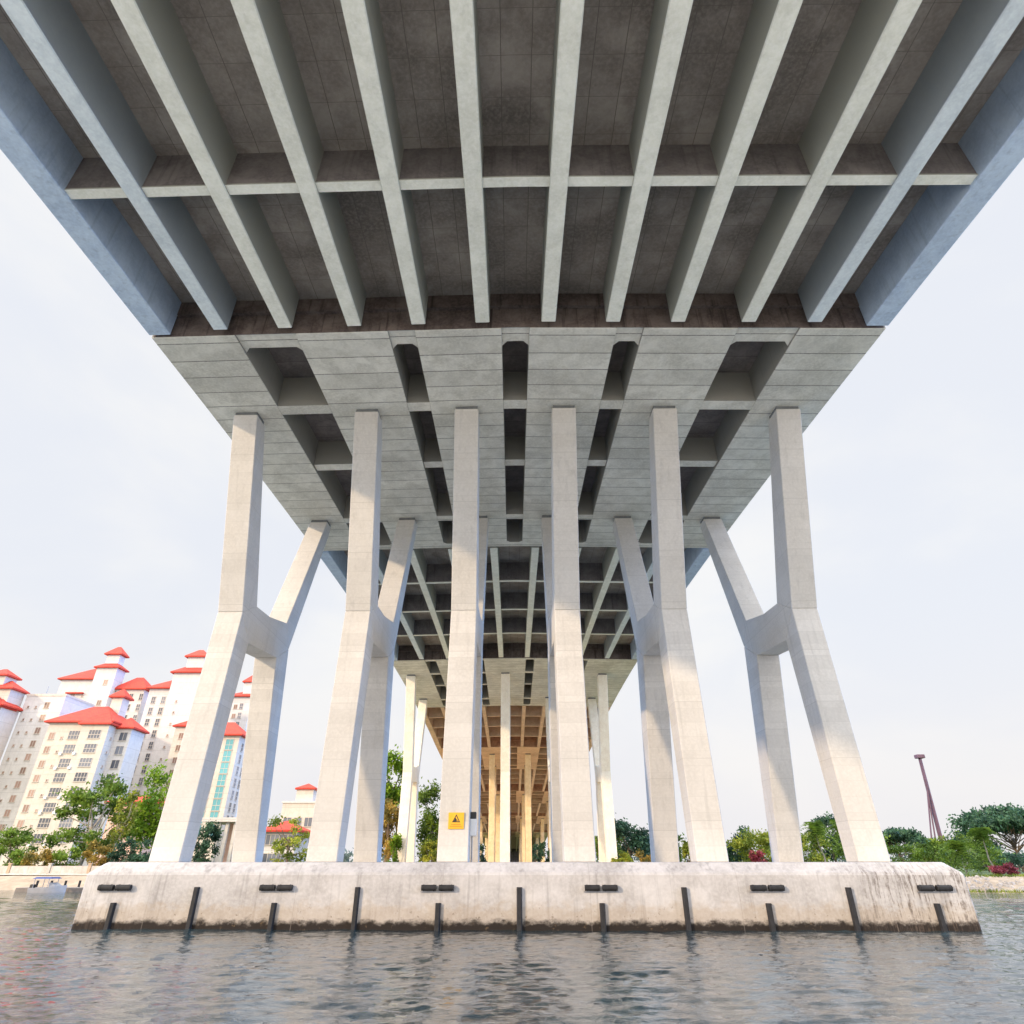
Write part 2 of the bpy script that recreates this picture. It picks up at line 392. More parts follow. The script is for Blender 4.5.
for x, lab in ((-14.05, 'sunlit branching pillar on the far bank, leftmost of the second pier, between two leafy trees'),
               (-7.6, 'branching pillar of the second pier hidden behind the pillar with the yellow sign'),
               (-1.18, 'slim sunlit pillar of the second pier in the very middle of the underpass'),
               (5.4, 'branching pillar of the second pier seen beside the plain pillar right of centre'),
               (12.0, 'branching pillar on the far bank, rightmost of the second pier, next to the dark trees')):
    pillar(x, 58.9, 1.2, lab, second, m='pillar_sun_tint')
third = 'pillars of the third pier deep under the bridge'
for x, lab in ((-12.3, 'outer left pillar of the third pier, hidden deep behind nearer pillars'),
               (-4.65, 'warm lit pillar of the third pier left of the middle pillar, deep under the bridge'),
               (3.0, 'warm lit pillar of the third pier right of the middle pillar, deep under the bridge'),
               (10.65, 'outer right pillar of the third pier, hidden deep behind nearer pillars')):
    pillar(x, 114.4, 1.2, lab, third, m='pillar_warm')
for x in (-12.3, -4.65, 3.0, 10.65):
    for dy in (171.4, 228.4, 285.4):
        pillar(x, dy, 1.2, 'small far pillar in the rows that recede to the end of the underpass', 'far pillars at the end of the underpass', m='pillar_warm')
ab = thing('abutment', (0, 421, 1.1), 'brown concrete abutment wall closing the far end of the underpass', 'abutment')
mb = MB(); mb.box(-17, 17, 420.1, 424, .9, zc(420) + 2.2); mb.build('wall', M['rusty'], ab)

# ------------------------------------------------------------------ pile cap with its fenders
pc = thing('pile_cap', (0, 25.8, 0), 'long pale concrete pile cap in the water with black rubber fenders', 'pile cap')
mb = MB()
def ring(x0, x1, y0, y1, z): return [(x0, y0 - SK * x0, z), (x1, y0 - SK * x1, z), (x1, y1 - SK * x1, z), (x0, y1 - SK * x0, z)]
rings = [ring(-15.69, 16.02, 25.8, 39.2, -3.), ring(-15.69, 16.02, 25.8, 39.2, 1.74), ring(-15.3, 15.62, 26.2, 38.8, CAPZ)]
k = 0
for r_ in rings: mb.v += r_
mb.f += [(0, 1, 2, 3), (11, 10, 9, 8)]
for a in (0, 4):
    for j in range(4): mb.f.append((a + j, a + (j + 1) % 4, a + 4 + (j + 1) % 4, a + 4 + j))
mb.mi = [0] * len(mb.f)
mb.build('concrete_block', M['pilecap'], pc, .05)
def fy(x): return 25.8 - SK * x
for x in (-14.46, -8.62, -2.82, 3.01, 8.89, 14.77):
    mb = MB()
    for s in (-1, 1):
        mb.tube((x + s * .05, fy(x) - .09, 1.30), (x + s * .58, fy(x + s * .3) - .09, 1.30), .095, n=12)
        mb.tube((x + s * .12, fy(x) - .09, 1.30), (x + s * .16, fy(x) - .09, 1.30), .104, n=12)
        mb.tube((x + s * .48, fy(x) - .09, 1.30), (x + s * .52, fy(x) - .09, 1.30), .104, n=12)
    mb.build('horizontal_fender', M['rubber'], pc)
    mb = MB(); mb.box(x - .62, x + .62, fy(x) - .035, fy(x) + .02, 1.165, 1.195); mb.build('fender_bracket', M['steel'], pc)
for x in (-14.38, -8.62, -2.78, 3.02, 8.85, 14.7):
    mb = MB(); mb.prism([(x + dx, fy(x) + d, -.4) for dx, d in ((-.1, .01), (.1, .01), (.07, -.13), (-.07, -.13))], [(x + dx, fy(x) + d, .84) for dx, d in ((-.1, .01), (.1, .01), (.07, -.13), (-.07, -.13))])
    mb.build('short_vertical_fender', M['rubber'], pc, .01)
for x in (-11.5, -5.7, .1, 5.96, 11.75):
    mb = MB(); mb.prism([(x + dx, fy(x) + d, -.4) for dx, d in ((-.1, .01), (.1, .01), (.07, -.13), (-.07, -.13))], [(x + dx, fy(x) + d, 1.32) for dx, d in ((-.1, .01), (.1, .01), (.07, -.13), (-.07, -.13))])
    mb.build('long_vertical_fender', M['rubber'], pc, .01)

# warning sign on the third pillar
a = at(448, 829, 27.6); b = at(464.3, 812.5, 27.6)
ysg = 27.52 + SK * 2.49 + (a.z - 2.1) * .052
sg = thing('warning_sign', (a.x, ysg - .05, a.z), 'small square yellow warning sign with black triangle fixed to a pillar', 'sign')
mb = MB(); mb.box(a.x, b.x, ysg - .045, ysg + .05, a.z, b.z); mb.build('plate', M['yellow'], sg, .006)
w_, h_ = b.x - a.x, b.z - a.z; ys = ysg - .048
cx_ = (a.x + b.x) / 2
def T(px, pz): return (cx_ + px * w_, ys, a.z + pz * h_)
mb = MB(); o3 = [(-.26, .40), (.26, .40), (0, .90)]; i3 = [(-.17, .455), (.17, .455), (0, .785)]
for j in range(3):
    mb.poly([T(*o3[j]), T(*o3[(j + 1) % 3]), T(*i3[(j + 1) % 3]), T(*i3[j])])
mb.poly([T(-.16, .46), T(.02, .46), T(.03, .56), T(-.04, .68)]); mb.poly([T(.05, .47), T(.10, .47), T(.04, .62)])
mb.build('triangle_symbol', M['black'], sg)
mb = MB()
for z, x0, x1 in ((.24, -.3, .3), (.12, -.38, .38)):
    x = x0
    while x < x1: mb.poly([T(x, z), T(min(x + .05, x1), z), T(min(x + .05, x1), z + .055), T(x, z + .055)]); x += .068
mb.build('lettering', M['orange'], sg)

# meter box and its conduit on the side of the same pillar
bx = -2.49 + .612; zb0, zb1 = at(474, 836, 28.1).z, at(474, 819, 28.1).z
eb = thing('electrical_box', (bx, 28.2, zb0), 'narrow white electrical box with a conduit on the side of the signed pillar', 'electrical box')
mb = MB(); mb.box(bx + .01, bx + .26, 28.0, 28.45, zb0, zb1); mb.build('cabinet', M['whitebox'], eb, .012)
mb = MB(); mb.box(bx + .012, bx + .24, 28.05, 28.4, zb1 + .02, zb1 + .26); mb.build('lamp_hood', M['black'], eb, .01)
mb = MB(); mb.tube((bx + .09, 28.2, CAPZ), (bx + .09, 28.2, zb0 + .02), .03); mb.build('conduit', M['steel'], eb)

# ------------------------------------------------------------------ water and land
def sheet_axis(lo, hi, fine, grow, c):
    out = [c]; d = fine; x = c
    while x < hi: x += d; out.append(min(x, hi)); d = d if x < c + 0 else d * grow
    d = fine; x = c; pre = []
    while x > lo: x -= d; pre.append(max(x, lo)); d *= grow
    return sorted(set(pre + out))
ys_ = []; y = -60.
while y < 130:
    ys_.append(y); y += 3 if y < 4 else .085 if y < 17 else .12 if y < 27 else .3 if y < 45 else 1.2
xs_ = []; x = 0; 
while x < 900:
    xs_.append(x); x += .12 if x < 22 else .5 if x < 60 else 8 if x < 200 else 60
xs_ = sorted(set([-q for q in xs_] + xs_))
def wave(x, y):
    p = Vector((x * 1.05 + y * .12, y * 1.75 - x * .1, 0))
    h = noise.noise(p * .42) * .03 + noise.noise(p * 1.15 + Vector((7, 3, 1))) * .032 + (1 - abs(noise.noise(p * 2.1 + Vector((1, 9, 4))))) * .044 + noise.noise(p * 4.4) * .017
    return h
me = bpy.data.meshes.new('river_water')
vs = []
for yy in ys_:
    for xx in xs_:
        vs.append((xx, yy, wave(xx, yy) if -2 < yy < 50 and abs(xx) < 62 else 0))
nx = len(xs_)
fs = [(j * nx + i, j * nx + i + 1, (j + 1) * nx + i + 1, (j + 1) * nx + i) for j in range(len(ys_) - 1) for i in range(nx - 1)]
me.from_pydata(vs, [], fs); me.materials.append(M['water'])
me.polygons.foreach_set('use_smooth', [True] * len(fs))
o = bpy.data.objects.new('river_water', me); COL.objects.link(o); tag(o, kind='structure')

# far bank: stone slope at the water, then the level ground out to the horizon
def shore(x): return 66 + 1.1 * math.sin(x * .09) - (5.5 if x > 25 else max(0, (x - 5) * .27) if x > 5 else 0)
xs2 = [-2500, -900, -400, -200] + [-150 + 3 * i for i in range(101)] + [200, 400, 900, 2500]
mb = MB()
prof = [(-1.5, -.8), (0, -.05), (2.2, .45), (4.5, .95), (6., 1.12)]
for xa in xs2:
    for d, z in prof:
        j = random.uniform(-.25, .25) if -150 <= xa <= 150 and d < 5 else 0
        mb.v.append((xa, shore(xa) + d + j, z + j * .25))
n = len(prof)
for i in range(len(xs2) - 1):
    for j in range(n - 1): mb.f.append((i * n + j, (i + 1) * n + j, (i + 1) * n + j + 1, i * n + j + 1)); mb.mi.append(0)
tag(mb.build('river_bank', M['sand']), kind='structure')
mb = MB()
for xa in xs2: mb.v += [(xa, shore(xa) + 5.9, 1.125), (xa, 95, 1.15), (xa, 4000, 1.15)]
for i in range(len(xs2) - 1):
    for j in range(2): mb.f.append((i * 3 + j, (i + 1) * 3 + j, (i + 1) * 3 + j + 1, i * 3 + j + 1)); mb.mi.append(0)
tag(mb.build('ground', M['grass']), kind='structure')
mb = MB(); mb.poly([(-150, 72.6, 1.16), (-12, 72.6, 1.16), (-12, 79, 1.16), (-150, 79, 1.16)]); tag(mb.build('promenade', M['paving']), kind='structure')
mb = MB(); mb.poly([(-20, 80, 1.165), (18, 80, 1.165), (18, 300, 1.165), (-20, 300, 1.165)]); tag(mb.build('paved_ground', M['paving_warm']), kind='structure')  # ground under the far spans, orange for added warm bounce
mb = MB(); mb.box(-140, 140, -90, -.6, -2.5, .75); mb.build('bounce_slab', M['paving'], None, .05)['kind'] = 'structure'  # unseen pale slab behind the camera, added to bounce light under the deck
#SCENERY
# ------------------------------------------------------------------ promenade wall on the left bank
M['wallwhite'] = concrete('white_wall_paint', (.46, .43, .40), (.37, .33, .29), stain=.2, streak=.3)[0]
M['post'] = plain('brown_post_paint', (.42, .30, .20), .7)
def fence(x0, x1, y, label):
    t = thing('promenade_wall', ((x0 + x1) / 2, y, 1.1), label, 'wall')
    mb = MB(); mb.box(x0, x1, y, y + .18, 1.05, 1.25); mb.build('plinth', M['wallwhite'], t)
    n = round((x1 - x0) / 4.6)
    for i in range(n):
        a = x0 + (x1 - x0) * i / n; b = x0 + (x1 - x0) * (i + 1) / n
        mb = MB(); mb.box(a + .2, b - .2, y + .03, y + .13, 1.252, 1.93); mb.build('panel', M['wallwhite'], t)
    for i in range(n + 1):
        a = x0 + (x1 - x0) * i / n
        mb = MB(); mb.box(a - .16, a + .16, y - .04, y + .24, 1.254, 2.12); mb.box(a - .22, a + .22, y - .1, y + .3, 2.12, 2.2); mb.build('post', M['wallwhite' if i % 2 else 'post'], t)
fence(-92, -16, 79, 'long low white panelled wall with posts along the left bank promenade')

# ------------------------------------------------------------------ buildings
M['cream'] = concrete('cream_facade', (.60, .54, .48), (.54, .475, .41), (('z', 3.05, .05),), jdark=.85, stain=.12, streak=.2)[0]
M['whitef'] = concrete('white_facade', (.62, .59, .57), (.55, .52, .50), (('z', 3.05, .05),), jdark=.85, stain=.12, streak=.2)[0]
M['pinkf'] = concrete('pink_facade', (.70, .46, .38), (.60, .38, .31), stain=.2, streak=.15)[0]
def tilemat():
    m, g = mat('red_roof_tiles'); px, py, pz = sep(g)
    n = g.noise(g.pos, 1.2, 4)
    col = g.mix(g.ramp(n, .3, .7), (.40, .022, .008), (.52, .040, .013))
    col = g.mix(g.m('MULTIPLY', line(g, g.m('ADD', px, py), .6, .08), .4), col, (.22, .02, .012))
    g.l(col, g.b.inputs['Base Color']); g.b.inputs['Roughness'].default_value = .7
    return m
M['roof'] = tilemat()
M['frame'] = plain('window_frame_cream', (.52, .46, .40), .6, .05)
def glassmat(name, c, rough=.12):
    m, g = mat(name)
    wn = g.n('ShaderNodeTexWhiteNoise'); ob = g.n('ShaderNodeObjectInfo')
    g.l(ob.outputs['Random'], wn.inputs[0])
    col = g.mix(ob.outputs['Random'], c, tuple(min(1, x * 2.2 + .06) for x in c))
    g.l(col, g.b.inputs['Base Color']); g.b.inputs['Roughness'].default_value = rough
    return m
M['glass'] = glassmat('window_glass', (.055, .06, .075), .2)
M['warmglass'] = glassmat('curtained_glass', (.15, .085, .06), .35)
M['teal'] = glassmat('teal_glass', (.03, .14, .16), .25)

def win_mesh(w, h, panes, gm, rail):
    """one window: frame bars round recessed panes, centred on its sill, facing -y"""
    mb = MB()
    mb.box(-w / 2 + .03, w / 2 - .03, -.03, .012, .03, h - .03, 1)
    t = .09
    for x in (-w / 2, w / 2 - t): mb.box(x, x + t, -.07, .018, 0, h)
    mb.box(-w / 2 + t + .002, w / 2 - t - .002, -.065, .016, h - t, h); mb.box(-w / 2 - .1, w / 2 + .1, -.16, .014, -.12, -.002)
    for i in range(1, panes): x = -w / 2 + w * i / panes; mb.box(x - .04, x + .04, -.06, .012, .002, h - t - .002)
    if rail: mb.box(-w / 2 + t + .004, w / 2 - t - .004, -.055, .010, h * .42, h * .42 + .1)
    o = mb.build('window', [M['frame'], gm]); me = o.data; bpy.data.objects.remove(o); return me
WIN = {'small': win_mesh(1.3, 1.5, 2, M['warmglass'], 0), 'tiny': win_mesh(.55, .6, 1, M['warmglass'], 0),
       'wide': win_mesh(2.8, 1.9, 4, M['glass'], 1), 'pair': win_mesh(1.9, 1.9, 2, M['glass'], 0), 'slim': win_mesh(1.2, 1.9, 2, M['glass'], 1),
       'teal': win_mesh(2.0, 2.5, 2, M['teal'], 1)}
def hip(mb, x0, x1, y0, y1, z, h, over=.9, mi=0):
    x0 -= over; x1 += over; y0 -= over; y1 += over
    w, d = x1 - x0, y1 - y0
    if w >= d: a, b = (x0 + d * .5, (y0 + y1) / 2, z + h), (x1 - d * .5 + .01, (y0 + y1) / 2, z + h)
    else: a, b = ((x0 + x1) / 2, y0 + w * .5, z + h), ((x0 + x1) / 2, y1 - w * .5 + .01, z + h)
    e = [(x0, y0, z), (x1, y0, z), (x1, y1, z), (x0, y1, z)]; u = [(x, y, z - .35) for x, y, _ in e]
    for i in range(4): mb.poly([u[i], u[(i + 1) % 4], e[(i + 1) % 4], e[i]], mi)
    mb.poly(u, mi)
    if w >= d: mb.poly([e[0], e[1], b, a]); mb.poly([e[1], e[2], b]); mb.poly([e[2], e[3], a, b]); mb.poly([e[3], e[0], a])
    else: mb.poly([e[0], e[1], a]); mb.poly([e[1], e[2], b, a]); mb.poly([e[2], e[3], b]); mb.poly([e[3], e[0], a, b])
NW = {}
def windows(t, kind, x, y, zs, face='front'):
    for z in zs:
        if NW.get(t.name, 0) >= 98: return
        NW[t.name] = NW.get(t.name, 0) + 1
        o = bpy.data.objects.new('window', WIN[kind]); COL.objects.link(o); o.parent = t
        o.location = Vector((x, y, z)) - t.location
        if face == 'right': o.rotation_euler.z = R(90)
def block(name, label, x0, x1, y0, y1, ztop, roofh, wall='cream', cat='apartment block', group=None, over=.9):
    t = thing(name, ((x0 + x1) / 2, (y0 + y1) / 2, 1.1), label, cat, group)
    mb = MB(); mb.box(x0, x1, y0, y1, .9, ztop); w = mb.build('wall', M[wall], t)
    if roofh:
        mb = MB(); hip(mb, x0, x1, y0, y1, ztop + .36, roofh, over); mb.build('roof', M['roof'], t)
    return t
def extra(t, x0, x1, y0, y1, z0, z1, roofh=0, wall='cream', over=.7, nm='roof_turret'):
    mb = MB(); mb.box(x0, x1, y0, y1, z0, z1); w = mb.build(nm, M[wall], t)
    if roofh: mb = MB(); hip(mb, x0, x1, y0, y1, z1 + .36, roofh, over); mb.build('roof', M['roof'], w)
    return w
def px(u, v, Y): p = at(u, v, Y); return p.x, p.z
def floors(z0, z1, step): 
    out = []; z = z1
    while z > z0: out.append(z); z -= step
    return out

# front block with the broad hip roof and its lower wing to the right
Yb = 150
xa, zt = px(50, 723, Yb); xb, _ = px(112, 723, Yb)
t = block('apartment_block', 'cream apartment block with broad red hip roof, frontmost of the group on the left bank', xa, xb, Yb, Yb + 11, zt, 4.6)
w_ = xb - xa
extra(t, xa + w_ * .58, xb + .25, Yb - 1.0, Yb + 6, .9, zt - .6, 3.6, nm='bay')
extra(t, xa + w_ * .62, xa + w_ * .80, Yb + 6, Yb + 9, zt + 2, zt + 7.2, 2.2)
fl = floors(5, zt - 3.6, 3.05)
for k, f in (('small', .10), ('tiny', .27), ('wide', .46)): windows(t, k, xa + w_ * f, Yb - .02, fl)
for k, f in (('wide', .82),): windows(t, k, xa + w_ * f, Yb - 1.02, fl)
windows(t, 'tiny', xb + .27, Yb + .9, fl, 'right')
mb = MB(); mb.box(xb + .01, xb + 3.9, Yb + 2.2, Yb + 8, .9, zt - 1.0); s_ = mb.build('wing', M['whitef'], t)
mb = MB(); hip(mb, xb - 1.5, xb + 3.9, Yb + 2.2, Yb + 8, zt - .6, 2.8, .7); mb.build('roof', M['roof'], s_)
windows(t, 'pair', xb + 2.3, Yb + 2.18, fl)

mb_ = None
for j, z in enumerate(fl):
    for f in (.345, .60):
        if (j * 7 + int(f * 10)) % 3 == 0: continue
        mb = MB(); x = xa + w_ * f; mb.box(x - .3, x + .3, Yb - (.4 if f < .5 else 1.36), Yb - (.02 if f < .5 else 1.02), z - .55, z + .02); mb.build('air_conditioner', M['whitebox'], t, .03)
# flat white block with small windows to its left
Yb = 158
xa2, zt2 = px(27, 696, Yb); xb2, _ = px(66, 696, Yb)
t = block('apartment_block', 'flat-topped white apartment block with sparse small windows on the left bank', xa2, xb2, Yb, Yb + 12, zt2, 0, 'whitef')
mb = MB(); mb.box(xa2 - .1, xb2 + .1, Yb - .12, Yb + 12.1, zt2, zt2 + .5); mb.build('cornice', M['cream'], t)
fl = floors(4, zt2 - 3, 3.05)
windows(t, 'tiny', xa2 + (xb2 - xa2) * .14, Yb - .02, fl); windows(t, 'tiny', xa2 + (xb2 - xa2) * .34, Yb - .02, fl); windows(t, 'small', xa2 + (xb2 - xa2) * .6, Yb - .02, fl)
mb = MB(); mb.tube((xa2 + 2.4, Yb + 3, zt2 + .5), (xa2 + 2.4, Yb + 3, zt2 + 3.2), .06); mb.build('antenna', M['steel'], t)

# tower cut by the left edge of the photo
Yb = 152
xr, zt = px(2, 706, Yb)
t = block('apartment_block', 'apartment tower with stacked red roofs cut off by the left edge of the photo', xr - 15, xr, Yb, Yb + 6, zt, 2.6)
extra(t, xr - 5.4, xr - .3, Yb - 1.6, Yb + 4, .9, zt - .3, 2.6, nm='bay')
extra(t, xr - 12, xr - .6, Yb + 1.5, Yb + 6.5, zt + 1, zt + 4.4, 2.3)
extra(t, xr - 8.5, xr - 3.6, Yb + 2, Yb + 6, zt + 5.2, zt + 7.8, 1.9)
fl = floors(4, zt - 3.6, 3.05)
windows(t, 'tiny', xr - 1.6, Yb - 1.62, fl); windows(t, 'small', xr - 8, Yb - .02, fl)

# tall tower behind with pagoda-like turret
Yb = 186
xl, zt = px(62, 680, Yb); xr, _ = px(101, 680, Yb)
t = block('apartment_block', 'tall white apartment tower with two-tier red pagoda turret behind the front block', xl, xr, Yb, Yb + 14, zt, 5.0, 'whitef')
xt0, zt0 = px(99, 669, Yb); xt1, _ = px(126, 669, Yb)
w2 = extra(t, xt0 + .02, xt1 - 2, Yb - 1, Yb + 3.5, .9, zt0, 2.2, 'whitef', .7, 'stair_tower')
extra(t, xt0 + 1.2, xt1 - 3.2, Yb + .2, Yb + 3, zt0 + 1.6, zt0 + 4.4, 2.6, 'whitef', .8)
x3, z3 = px(141, 692, Yb)
w3 = extra(t, xt1 - 1.96, x3, Yb + 1.5, Yb + 8, .9, z3 + 1, 4.2, 'whitef', .8, 'wing')
windows(t, 'small', (xl + xr) / 2 - 1, Yb - .02, floors(8, zt - 5, 3.05)); windows(t, 'tiny', xr - 4, Yb - .02, floors(8, zt - 5, 3.05))
windows(t, 'small', xt0 + 4, Yb - 1.02, floors(8, zt0 - 5, 6)); 
windows(t, 'slim', xt1 + 3.2, Yb + 1.48, floors(8, z3 - 2, 3.1)); windows(t, 'slim', xt1 + 6.2, Yb + 1.48, floors(8, z3 - 2, 3.1))
mb = MB(); mb.box(xl + 3, xl + 8, Yb - .9, Yb - .02, zt - 4.2, zt - 3.8); mb.build('balcony_roof', M['roof'], t)

# right-hand tower with the window grid
Yb = 178
xl, zt = px(150, 689, Yb); xr, _ = px(191, 689, Yb)
t = block('apartment_block', 'white apartment tower with a regular window grid, just left of the outermost left pillar', xl, xr, Yb, Yb + 14, zt, 4.6, 'whitef')
extra(t, xr - 5.4, xr + 3.6, Yb - 1.2, Yb + 4, .9, zt + 4.2, 2.6, 'whitef', .8, 'stair_tower')
extra(t, xr - 3.2, xr + 1.6, Yb + .1, Yb + 3.5, zt + 6.2, zt + 9.2, 2.4, 'whitef', .8)
fl = floors(6, zt - 4, 3.05)
for f in (.16, .40): windows(t, 'slim', xl + (xr - xl) * f, Yb - .02, fl)
for f in (.64,): windows(t, 'small', xl + (xr - xl) * f, Yb - .02, fl)
windows(t, 'tiny', xr - 2.6, Yb - 1.22, fl)
x4, z4 = px(176, 727, 172)
mb = MB(); mb.box(x4, x4 + 8, 172, 177.98, .9, z4); b_ = mb.build('bay', M['cream'], t)
mb = MB(); hip(mb, x4, x4 + 8, 172, 177.9, z4 + .36, 2.4, .7); mb.build('roof', M['roof'], b_)
windows(t, 'small', x4 + 2, 171.98, floors(6, z4 - 3, 3.05))

# cream tower with teal glass strip in the gap behind the outer pillar's legs
Yb = 160
xl, zt = px(200, 736, Yb); xr, _ = px(240, 736, Yb)
t = block('apartment_block', 'cream tower with vertical teal glass strip between the legs of the outermost left pillar', xl, xr, Yb, Yb + 7, zt, 3.6, 'cream')
fl = floors(7, zt - 3.2, 2.7)
windows(t, 'teal', xl + (xr - xl) * .78, Yb - .02, fl); windows(t, 'teal', xl + (xr - xl) * .45, Yb - .02, fl)
windows(t, 'slim', xr + .02, Yb + 2.6, fl, 'right'); windows(t, 'slim', xr + .02, Yb + 5.2, fl, 'right')
Yb = 215
xl, zt = px(229, 697, Yb); xr, _ = px(252, 697, Yb)
t = block('apartment_block', 'farthest white apartment tower with small red turret, beyond the teal-striped tower', xl, xr, Yb, Yb + 10, zt, 2.6, 'whitef')
extra(t, xl + 4, xr - 1, Yb + 1, Yb + 7, zt + 1, zt + 5.2, 2.6, 'whitef')
extra(t, xl - 5.5, xl - .02, Yb + 2, Yb + 9, .9, zt - 2, 2.6, 'whitef', .7, 'wing')
windows(t, 'small', xl + 3, Yb - .02, floors(8, zt - 4, 3.05)); windows(t, 'slim', xr - 3, Yb - .02, floors(8, zt - 4, 3.05))

# low buildings near the promenade
Yb = 118
xl, zt = px(112, 804, Yb); xr, _ = px(152, 804, Yb)
t = block('low_house', 'low pink house half hidden by trees in front of the apartment towers', xl, xr, Yb, Yb + 8, zt, 1.4, 'pinkf', 'house')
for f in (.2, .45, .7, .9):
    windows(t, 'small', xl + (xr - xl) * f, Yb - .02, (2.2, 5.4, 8.4))
Yb = 98
xl, zt = px(203, 822, Yb); xr, _ = px(243, 822, Yb)
t = thing('pavilion', ((xl + xr) / 2, Yb, 1.1), 'white riverside pavilion with flat canopy roof, between the outermost left pillar legs', 'pavilion')
mb = MB(); mb.box(xl, xr, Yb - .6, Yb + 7, zt, zt + .55); mb.build('canopy', M['whitef'], t)
mb = MB(); mb.box(xl + 2.6, xr - .2, Yb + 3, Yb + 6.9, 1.0, zt - .004); mb.build('wall', M['pinkf'], t)
for f in (.42, .62, .82, .98):
    mb = MB(); mb.box(xl + (xr - xl) * f - .22, xl + (xr - xl) * f + .22, Yb, Yb + .44, 1.0, zt - .002); mb.build('column', M['whitef'], t)
mb = MB(); mb.box(xl + 2.7, xr, Yb - .05, Yb - .02, 2.05, 2.12); mb.box(xl + 2.7, xr, Yb - .05, Yb - .02, 1.6, 1.65); mb.build('railing', M['post'], t)
for f in (.72, .9):
    mb = MB(); mb.box(xl + (xr - xl) * f - .5, xl + (xr - xl) * f + .5, Yb + 2.93, Yb + 2.98, 1.1, 3.3); mb.build('door', M['glass'], t)
Yb = 142
xl, zt = px(262, 832, Yb); xr, _ = px(297, 832, Yb)
t = block('low_house', 'low white house with red hip roof seen behind the small sparse tree', xl, xr, Yb, Yb + 9, zt, 1.9, 'whitef', 'house')
for f in (.15, .4, .65, .88): windows(t, 'pair', xl + (xr - xl) * f, Yb - .02, (2.2, 5.6))
Yb = 160
xl, zt = px(283, 803, Yb); xr, _ = px(318, 803, Yb)
t = block('low_house', 'taller pale house with small roof turret rising behind the low red-roofed house', xl, xr, Yb, Yb + 9, zt, 0, 'cream', 'house')
mb = MB(); mb.box(xl - .2, xr + .2, Yb - .2, Yb + 9.2, zt, zt + .4); mb.build('cornice', M['whitef'], t)
extra(t, xl + 2.5, xl + 6.5, Yb + 1, Yb + 5, zt + .4, zt + 3.0, 1.2, 'cream', .4)
for f in (.2, .5, .8): windows(t, 'pair', xl + (xr - xl) * f, Yb - .02, (3, 6.4, 9.8))

# ------------------------------------------------------------------ trees
def leaf_cloud(mb, c, rad, n, size, rng, droop=0):
    for _ in range(n):
        p = Vector((rng.gauss(0, .48), rng.gauss(0, .48), rng.gauss(0, .42)))
        p = Vector((c[0] + p.x * rad[0], c[1] + p.y * rad[1], c[2] + p.z * rad[2]))
        nrm = Vector((rng.gauss(0, 1), rng.gauss(0, 1), rng.gauss(.55, .8))).normalized()
        u = nrm.orthogonal().normalized(); w = nrm.cross(u); a = rng.random() * 6.28
        u, w = u * math.cos(a) + w * math.sin(a), w * math.cos(a) - u * math.sin(a)
        s = size * rng.uniform(.6, 1.35)
        mb.poly([p - u * s, p - w * s * .5, p + u * s, p + w * s * .5])
def limb(mb, p, q, r0, r1, rng, k=3):
    p = Vector(p); q = Vector(q); pr = p; rr = r0
    for i in range(1, k + 1):
        f = i / k; nx_ = p.lerp(q, f) + Vector((rng.uniform(-1, 1), rng.uniform(-1, 1), 0)) * (q - p).length * .05 * (i < k)
        r2 = r0 + (r1 - r0) * f; mb.tube(pr, nx_, rr, r2, 7); pr = nx_; rr = r2
def tree(label, x, y, h, rx, rz, leaf, n=2600, size=.32, trunk=.35, kind='round', bark='bark', group=None, seed=0, name='tree', clumps=16, z0=1.1):
    rng = random.Random(seed * 17 + int(x * 7) + int(h * 13))
    t = thing(name, (x, y, z0), label, 'tree' if name != 'shrub' else 'shrub', group)
    tk, cr = MB(), MB()
    cz = z0 + h - rz
    fork = Vector((x + rng.uniform(-.3, .3), y, z0 + h * trunk))
    r0 = max(.10, h * .022)
    limb(tk, (x, y, z0 - .2), fork, r0 * 1.25, r0 * .8, rng)
    cs = []
    for i in range(clumps):
        a = 2.4 * i + rng.uniform(-.4, .4); f = math.sqrt((i + .5) / clumps)
        if kind == 'umbrella': d = Vector((math.cos(a) * f * rx, math.sin(a) * f * rx, rz * (.55 * (1 - f * f)) + rng.uniform(-.2, .35) * rz)); rad = (rx * .30, rx * .30, rz * .34)
        elif kind == 'feathery': d = Vector((math.cos(a) * f * rx, math.sin(a) * f * rx, rng.uniform(-1, .9) * rz * (1.1 - .5 * f))); rad = (rx * .30, rx * .30, rz * .16)
        else: 
            zz = rng.uniform(-.8, .85); k = math.sqrt(1 - zz * zz) ; d = Vector((math.cos(a) * rx * k * rng.uniform(.45, .9), math.sin(a) * rx * k * rng.uniform(.45, .9), zz * rz)); rad = (rx * .36, rx * .36, rz * .30)
        cs.append((Vector((x, y, cz)) + d, rad))
    for c, rad in cs:
        leaf_cloud(cr, c, [q * rng.uniform(.75, 1.25) for q in rad], int(1.35 * n) // clumps, size * .92, rng)
        if h > 2.5 and rng.random() < .7: limb(tk, fork + Vector((0, 0, rng.uniform(-.1, .15) * h)), c, r0 * .45, r0 * .12, rng)
    if name != 'shrub' or h > 1.5: tk.build('trunk' if name != 'shrub' else 'stem', M[bark], t)
    cr.build('crown' if name != 'shrub' else 'foliage', M[leaf], t)
    return t
